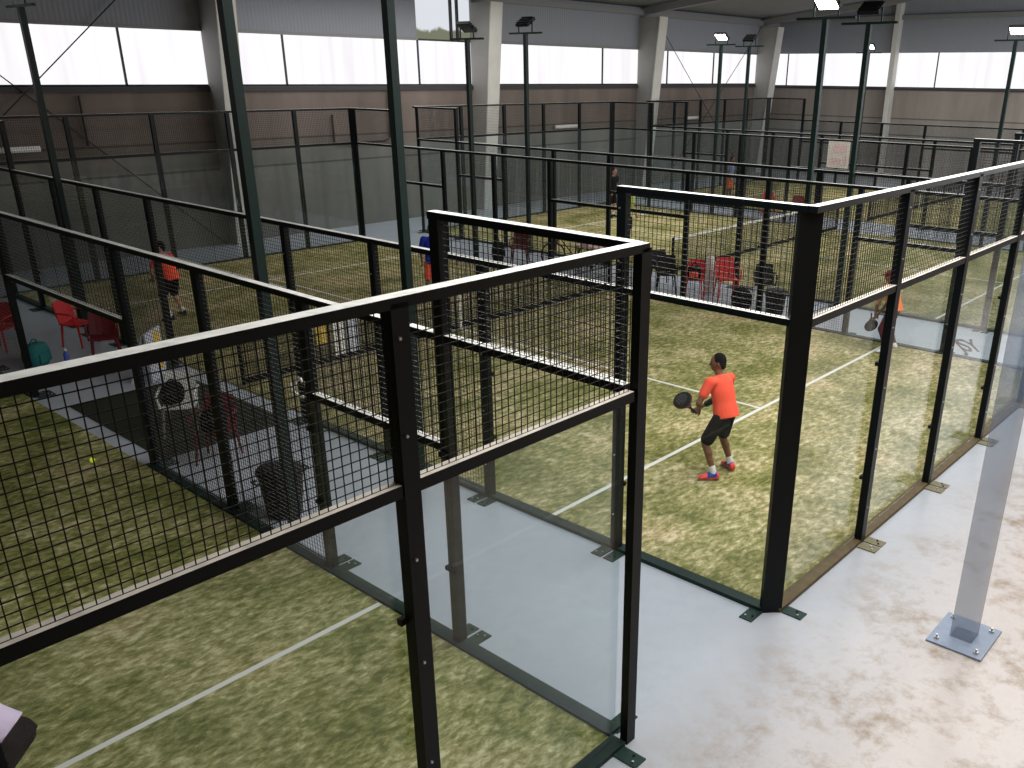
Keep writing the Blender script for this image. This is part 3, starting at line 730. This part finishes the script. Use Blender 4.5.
for a in (-.52,.52):
    for b_ in (-.28,.28): MB().bar((a,b_,0),(a,b_,.7),.018,8).build('leg', M['black'], t)
def crate(loc, s, m, label, rz=0):
    t = empty('storage_box', loc, label, 'box', None, rz)
    MB().cbox((0,0,s[2]*.45),(s[0],s[1],s[2]*.9)).build('box_body', m, t, False, .01)
    MB().cbox((0,0,s[2]*.94),(s[0]*1.05,s[1]*1.05,s[2]*.1)).build('box_lid', M['white_pl'], t, False, .008)
crate((13.25,11.75,.735),(.4,.3,.22),M['pink'],'pinkish box standing on the far end of the pale table')
crate((13.5,11.2,.735),(.34,.26,.16),M['cream'],'cream box standing on the near end of the pale table')
# corridor between third and farthest courts
chair('plastic_chair',(25.6,13.4,0),2.4,M['red'],'small distant red chair beyond the third court, left one')
chair('plastic_chair',(25.5,12.2,0),2.0,M['darkred'],'small distant dark red chair beyond the third court, right one')
bag('sports_bag',(25.1,11.6,0),.4,(.5,.3,.4),M['red'],'distant red bag on the floor beside the dark red chair')

# ------------------------------------------------------------------ people
def fuse(name, mb, m, parent, voxel=.012, it=2):
    me = mb.mesh('tmp'); o = bpy.data.objects.new('tmp', me); col.objects.link(o)
    r = o.modifiers.new('r','REMESH'); r.mode = 'VOXEL'; r.voxel_size = voxel
    s = o.modifiers.new('s','SMOOTH'); s.factor = .5; s.iterations = it
    dg = bpy.context.evaluated_depsgraph_get(); new = bpy.data.meshes.new_from_object(o.evaluated_get(dg))
    bpy.data.objects.remove(o); new.name = name; new.materials.clear()
    return link(name, new, m, parent, True)
def hand(mb, wrist, fwd, side, up, grip=0, sc=1.0):
    """palm, four unequal fingers and a side thumb; grip 0..1 curls the fingers"""
    fwd, side = V(fwd).normalized(), V(side).normalized(); n = fwd.cross(side).normalized()*up
    w = V(wrist); mb.cap(w, w+fwd*.075*sc, .03*sc, .036*sc, 10, .5, side)
    for k, ln in enumerate((.07,.08,.074,.058)):
        base = w + fwd*.088*sc + side*(-.03+.02*k)*sc; d = fwd; p = base
        for j, seg in enumerate((.45,.32,.25)):
            a = grip*1.25 if j else grip*.8+.12
            d = (d*math.cos(a) + n*math.sin(a)).normalized(); q = p + d*ln*seg*sc; mb.cap(p, q, .0092*sc, .0085*sc, 8); p = q
    tb = w + fwd*.03*sc - side*.03*sc; t1 = tb + (fwd*.55 - side*.7 + n*.35).normalized()*.04*sc
    mb.cap(tb, t1, .013*sc, .011*sc, 8); mb.cap(t1, t1 + (fwd*.7 - side*.1 + n*(.3+.6*grip)).normalized()*.034*sc, .011*sc, .009*sc, 8)

def person(loc, rz, label, P, skin, shirt, shorts, shoe, hairm, sleeves=True, long_legs=None, detail=.012, cap_m=None, sock=True, female=False):
    loc = (loc[0],loc[1],.023); t = empty('person', loc, label, 'person', None, rz)
    J = {k: V(v) for k, v in P.items() if k not in ('look','grip','hem')}
    look = V(P.get('look',(0,1,0))).normalized(); grip = P.get('grip', .5)
    pel, chest, neck, head = J['pelvis'], J['chest'], J['neck'], J['head']
    sd = (J['shR']-J['shL']).normalized(); hs = (J['hipR']-J['hipL']).normalized()
    b = MB()
    def trunk(mb, g, lo=0.0):
        pts = [pel - (chest-pel)*(.12 if lo == 0 else P.get('hem',.2)), pel*.8+chest*.2, pel*.5+chest*.5, chest, chest*.45+neck*.55, neck]
        rx = [.155+.016*lo,.15+.016*lo,.142+.012*lo,.165,.155,.07]; ry = [.105+.035*lo,.1+.025*lo,.095+.02*lo,.115,.095,.062]; rings = []
        for p, a, c_ in zip(pts, rx, ry):
            tt = (neck-pel).normalized(); u = (sd - tt*sd.dot(tt)).normalized(); w = tt.cross(u)
            rings.append([p + (a+g)*math.cos(2*PI*k/20)*u + (c_+g)*math.sin(2*PI*k/20)*w for k in range(20)])
        mb.loft(rings)
    trunk(b, 0)
    b.cap(neck - V((0,0,.03)), head - V((0,0,.06)), .056, .05)
    right = look.cross(V((0,0,1))).normalized(); upv = right.cross(look)
    hm = Matrix((right, look, upv)).transposed()
    b.ell(head, (.076,.096,.115), 18, hm); b.ell(head + hm@V((0,.035,-.065)), (.052,.055,.05), 14, hm)
    b.cap(head + hm@V((0,.084,.012)), head + hm@V((0,.099,-.022)), .011, .016, 8)
    for s in (-1,1): b.ell(head + hm@V((s*.077,-.008,-.005)), (.012,.02,.032), 10, hm)
    for s, k in ((-1,'L'),(1,'R')):
        sh, el, wr = J['sh'+k], J['el'+k], J['wr'+k]; hp, kn, an, toe = J['hip'+k], J['kn'+k], J['an'+k], J['toe'+k]
        b.cap(chest*.35+neck*.65 + sd*s*.08, sh, .06, .058); b.cap(sh, el, .05, .04); b.cap(el, wr, .041, .026)
        m_ = el*.7+wr*.3; b.cap(el, m_, .042, .043)
        fwd = (wr-el).normalized(); sv = J.get('palm'+k, V((0,0,1))); sv = (sv - fwd*sv.dot(fwd)).normalized()
        hand(b, wr, fwd, sv, s, grip)
        b.cap(hp, kn, .085, .055); b.cap(kn, an, .055, .036); c_ = kn*.68+an*.32 + V((0,-.012,0)); b.cap(kn*.9+an*.1, c_, .05, .054)
        b.cap(an, an*.5+toe*.5+V((0,0,-.025)), .033, .022)
    body = fuse('body', b, skin, t, detail, 2)
    # shirt
    b = MB(); trunk(b, .016, 1.0)
    for s, k in ((-1,'L'),(1,'R')):
        sh, el = J['sh'+k], J['el'+k]; b.cap(chest*.4+neck*.6 + sd*s*.07, sh, .068, .07)
        if sleeves: b.cap(sh, sh*.42+el*.58, .07, .066)
    fuse('shirt', b, shirt, t, detail, 3)
    # shorts
    b = MB(); rings = []
    for u, a, c_ in ((-.2,.16,.12),(0,.178,.135),(.12,.17,.128),(.2,.162,.118)):
        p = pel + (chest-pel)*u; rings.append([p + a*math.cos(2*PI*k/20)*hs + c_*math.sin(2*PI*k/20)*(chest-pel).normalized().cross(hs) for k in range(20)])
    b.loft(rings)
    for k in 'LR':
        hp, kn, an = J['hip'+k], J['kn'+k], J['an'+k]
        if long_legs: b.cap(hp, kn, .098, .066); b.cap(kn, an*.92+kn*.08, .066, .046)
        else: b.cap(hp, hp*.16+kn*.84, .098, .092)
    fuse('trousers' if long_legs else 'shorts', b, shorts, t, detail, 3)
    # shoes
    for k in 'LR':
        an, toe = J['an'+k], J['toe'+k]; d = (toe-an); d.z = 0; d.normalize(); up = V((0,0,1)); g = V((an.x,an.y,0)); sdv = d.cross(up)
        base = min(toe.z-.035, an.z-.085)
        b = MB(); rings = []
        for yy, w, h in ((-.075,.028,.06),(-.05,.04,.1),(.0,.043,.105),(.06,.045,.085),(.12,.05,.065),(.17,.043,.05),(.195,.02,.03)):
            c_ = g + d*yy + V((0,0,base)); rings.append([c_ + sdv*w*math.cos(a) + up*(h*.5+h*.5*math.sin(a)) for a in [2*PI*i/14 for i in range(14)]])
        sh_ = b.loft(rings).build('shoe', shoe[0], t, True)
        b = MB(); rings = []
        for yy, w, h in ((-.04,.044,.085),(.0,.047,.09),(.05,.049,.076),(.08,.05,.062)):
            c_ = g + d*yy + V((0,0,base+.02)); rings.append([c_ + sdv*w*math.cos(a) + up*(h*.5+h*.5*math.sin(a)) for a in [2*PI*i/14 for i in range(14)]])
        b.loft(rings).build('shoe_trim', shoe[1], sh_, True)
        if sock: MB().cap(an + V((0,0,-.02)), an*.8+J['kn'+k]*.2, .046, .043).build('sock', M['shoe_white'], t, True)
    # hair / cap
    b = MB()
    if cap_m is not None:
        b.ell(head + hm@V((0,-.008,.035)), (.086,.104,.09), 18, hm); b.cap(head + hm@V((0,.09,.04)), head + hm@V((0,.15,.03)), .05, .04, 12, .25, right)
        fuse('cap', b, cap_m, t, .01, 1)
    else:
        b.ell(head + hm@V((0,-.022,.026)), (.083,.094,.102), 18, hm); b.ell(head + hm@V((0,-.06,-.03)), (.068,.05,.07), 14, hm)
        if female: b.cap(head + hm@V((0,-.09,.0)), head + hm@V((0,-.13,-.2)), .04, .025)
        fuse('hair', b, hairm, t, .01, 2)
    for s in (-1,1): MB().ell(head + hm@V((s*.031,.086,.008)), (.012,.008,.008), 10, hm).build('eye', M['eye'], body, True)
    MB().ell(head + hm@V((0,.09,-.062)), (.022,.009,.006), 10, hm).build('mouth', M['lip'], body, True)
    return t

def stand(h=1.75, lean=.05, spread=.11, arms=None):
    P = dict(pelvis=(0,0,.93), chest=(0,lean,1.24), neck=(0,lean*1.3,1.46), head=(0,lean*1.5+.02,1.625),
             shL=(-.19,lean*1.2,1.4), shR=(.19,lean*1.2,1.4), elL=(-.27,-.02,1.13), elR=(.27,-.02,1.13), wrL=(-.24,.14,.92), wrR=(.24,.14,.92),
             hipL=(-.09,0,.9), hipR=(.09,0,.9), knL=(-spread,.03,.49), knR=(spread,.03,.49), anL=(-spread-.01,-.02,.09), anR=(spread+.01,-.02,.09),
             toeL=(-spread-.03,.15,.035), toeR=(spread+.03,.15,.035))
    if arms: P.update(arms)
    return P

def racket(loc, head_dir, normal, label, m, edge):
    """padel racket: teardrop perforated head on a short grip, origin at the middle of the grip"""
    t = empty('padel_racket', loc, label, 'racket')
    y = V(head_dir).normalized(); n = V(normal); n = (n - y*n.dot(y)).normalized(); x = y.cross(n)
    Rm = Matrix((x, y, n)).transposed()
    outl = []
    for i in range(40):
        a = 2*PI*i/40; r = .128; px, py = r*math.sin(a), .245 - r*1.02*math.cos(a)*(1.0 if math.cos(a) < 0 else 1.12)
        if math.cos(a) > .6: px *= .92
        outl.append((px, py))
    rings = [[Rm@V((a*k, .245+(b_-.245)*k, z)) for a, b_ in outl] for k, z in ((.93,-.019),(1,-.012),(1,.012),(.93,.019))]
    hd = MB().loft(rings).build('racket_head', m, t, False)
    ring2 = [[Rm@V((a*k, .245+(b_-.245)*k, z)) for a, b_ in outl] for k, z in ((1.0,-.011),(1.035,-.008),(1.035,.008),(1.0,.011))]
    MB().loft(ring2, False).build('racket_edge', edge, hd, True)
    for ix in range(-2,3):
        for iy in range(-2,3):
            if ix*ix+iy*iy < 7:
                c_ = V((ix*.032, .255+iy*.032, 0))
                MB().lathe([(.0065,-.0195),(.0065,.0195)], Rm@c_, 8, Rm).build('hole', M['steel'], hd)
    MB().cap(Rm@V((-.05,.14,0)), Rm@V((-.012,.06,0)), .013, .013, 8).cap(Rm@V((.05,.14,0)), Rm@V((.012,.06,0)), .013, .013, 8).build('throat', edge, t, True)
    MB().lathe([(.014,-.075),(.017,-.07),(.0155,.0),(.0165,.07)], (0,0,0), 10, Rm@Matrix.Rotation(-PI/2,3,'X')).build('grip', M['black'], t, True)
    return t

# main player, crouched ready, facing the net
P1 = dict(pelvis=(.05,-.09,.85), chest=(.08,.0,1.12), neck=(.1,.06,1.32), head=(.115,.12,1.465),
          shL=(-.12,.07,1.27), shR=(.255,.01,1.25), elL=(-.27,.12,1.02), elR=(.36,.1,1.0), wrL=(-.06,.24,.85), wrR=(.06,.3,.83),
          hipL=(-.05,-.08,.82), hipR=(.14,-.08,.82), knL=(-.19,.04,.47), knR=(.2,.03,.46), anL=(-.2,-.12,.1), anR=(.23,-.11,.1),
          toeL=(-.33,.03,.05), toeR=(.3,.03,.05), look=(-.5,.82,-.12), grip=.75, palmL=(0,.3,1), palmR=(0,.3,1))
pl = person((4.66,2.28,0), 0, 'player in coral shirt and black shorts crouched ready on the second court', P1, M['skin_brown'], M['coral'], M['shorts'], (M['shoe_coral'], M['shoe_blue']), M['hair'], detail=.009)
MB().cap((.18,.21,.905),(.12,.25,.87),.042,.04).build('wristband', M['black'], pl, True)
racket((4.62,2.64,.83), (.36,.9,.22), (-.75,-.4,.55), 'dark padel racket held in both hands by the coral shirted player', M['black'], M['darkred'])

# player behind the glass on the right
P2 = dict(P1); P2.update(wrL=(-.02,.26,.68), wrR=(.14,.27,.66), elL=(-.24,.16,.95), elR=(.36,.14,.94))
p2 = person((11.62,2.93,0), 0, 'player in orange vest, maroon leggings and red cap behind the right glass wall', P2, M['skin_brown'], M['orange'], M['maroon'], (M['shoe_white'], M['shoe_white']), M['hair'], sleeves=False, long_legs=True, cap_m=M['darkred'])
p2.scale = (.95,.95,.95)
racket((11.62,3.26,.63), (.45,.1,-.85), (-.7,-.6,.1), 'black padel racket hanging from the hand of the orange vest player', M['black'], M['black'])

# distant players
person((3.72,15.2,0), .5, 'player in orange shirt and dark shorts at the far left of the second court', P1, M['skin_pale'], M['coral'], M['shorts'], (M['black'],M['black']), M['hair'], detail=.014)
person((8.5,12.35,0), PI*.75, 'player in blue shirt and orange shorts beyond the second court net', stand(spread=.14), M['skin_brown'], M['blueshirt'], M['coral'], (M['shoe_white'],M['shoe_white']), M['hair'], detail=.014)
person((17.15,13.55,0), PI, 'player in lime shirt beyond the third court net, beside a fence post', stand(), M['skin_pale'], M['limeshirt'], M['shorts'], (M['black'],M['black']), M['hair'], detail=.014)
person((21.3,17.5,0), PI, 'player dressed in black at the far end of the third court', stand(), M['skin_pale'], M['black_cloth'], M['shorts'], (M['black'],M['black']), M['hair'], detail=.014)
person((28.5,17.0,0), PI, 'player in pale blue shirt and orange shorts on the farthest court', stand(), M['skin_brown'], M['paleshirt'], M['orange'], (M['shoe_white'],M['shoe_white']), M['hair'], detail=.014)
# foreground player, mostly cut by the left edge
PF = dict(P1); PF.update(hem=-.12, pelvis=(.02,-.14,.86), chest=(.0,.12,1.1), neck=(-.02,.3,1.22), head=(-.02,.42,1.33), shL=(-.2,.26,1.18), shR=(.18,.24,1.18), elL=(-.26,.3,.92), elR=(.2,.42,.95),
   wrL=(-.14,.48,.78), wrR=(.1,.55,.78), hipL=(-.08,-.13,.83), hipR=(.11,-.13,.83), knL=(-.15,.1,.47), knR=(.12,.14,.47), anL=(-.2,-.04,.11), anR=(.16,-.04,.11), toeL=(-.25,.14,.055), toeR=(.2,.13,.055), look=(0,.9,-.2))
person((-3.56,2.50,0), .72, 'person in lavender shirt and black shorts cut by the lower left edge', PF, M['skin_pale'], M['lavender'], M['shorts'], (M['shoe_white'],M['shoe_blue']), M['hair'], detail=.012)

# ------------------------------------------------------------------ light
wd = bpy.data.worlds.new('world'); scene.world = wd; wd.use_nodes = True
wd.node_tree.nodes['Background'].inputs[0].default_value = (.8,.86,.95,1); wd.node_tree.nodes['Background'].inputs[1].default_value = .3
def area(name, loc, sx, sy, power, c=(1,1,1), rot=(0,0,0)):
    l = bpy.data.lights.new(name, 'AREA'); l.shape = 'RECTANGLE'; l.size = sx; l.size_y = sy; l.energy = power; l.color = c
    o = bpy.data.objects.new(name, l); col.objects.link(o); o.location = loc; o.rotation_euler = rot; return o
area('roof_light', (6.5,-.2,7.2), 15, 6, 1560, (1,.985,.96))
area('roof_light', (27,10.5,7.6), 20, 13, 1650, (1,.985,.96))
area('roof_light', (14.5,18.5,7.2), 9, 5, 380, (1,.985,.96))  # fill added to brighten the centre back of the hall
area('front_fill', (27,-4.9,4.6), 26, 2.6, 1900, (.93,.96,1), (PI/2+.25,0,0))  # unseen fill added by the front wall to brighten the far walls
scene.view_settings.view_transform = 'Standard'; scene.view_settings.look = 'None'; scene.view_settings.exposure = 0
scene.cycles.use_denoising = True
scene.cycles.max_bounces = 8; scene.cycles.transparent_max_bounces = 32; scene.cycles.caustics_reflective = False; scene.cycles.caustics_refractive = False
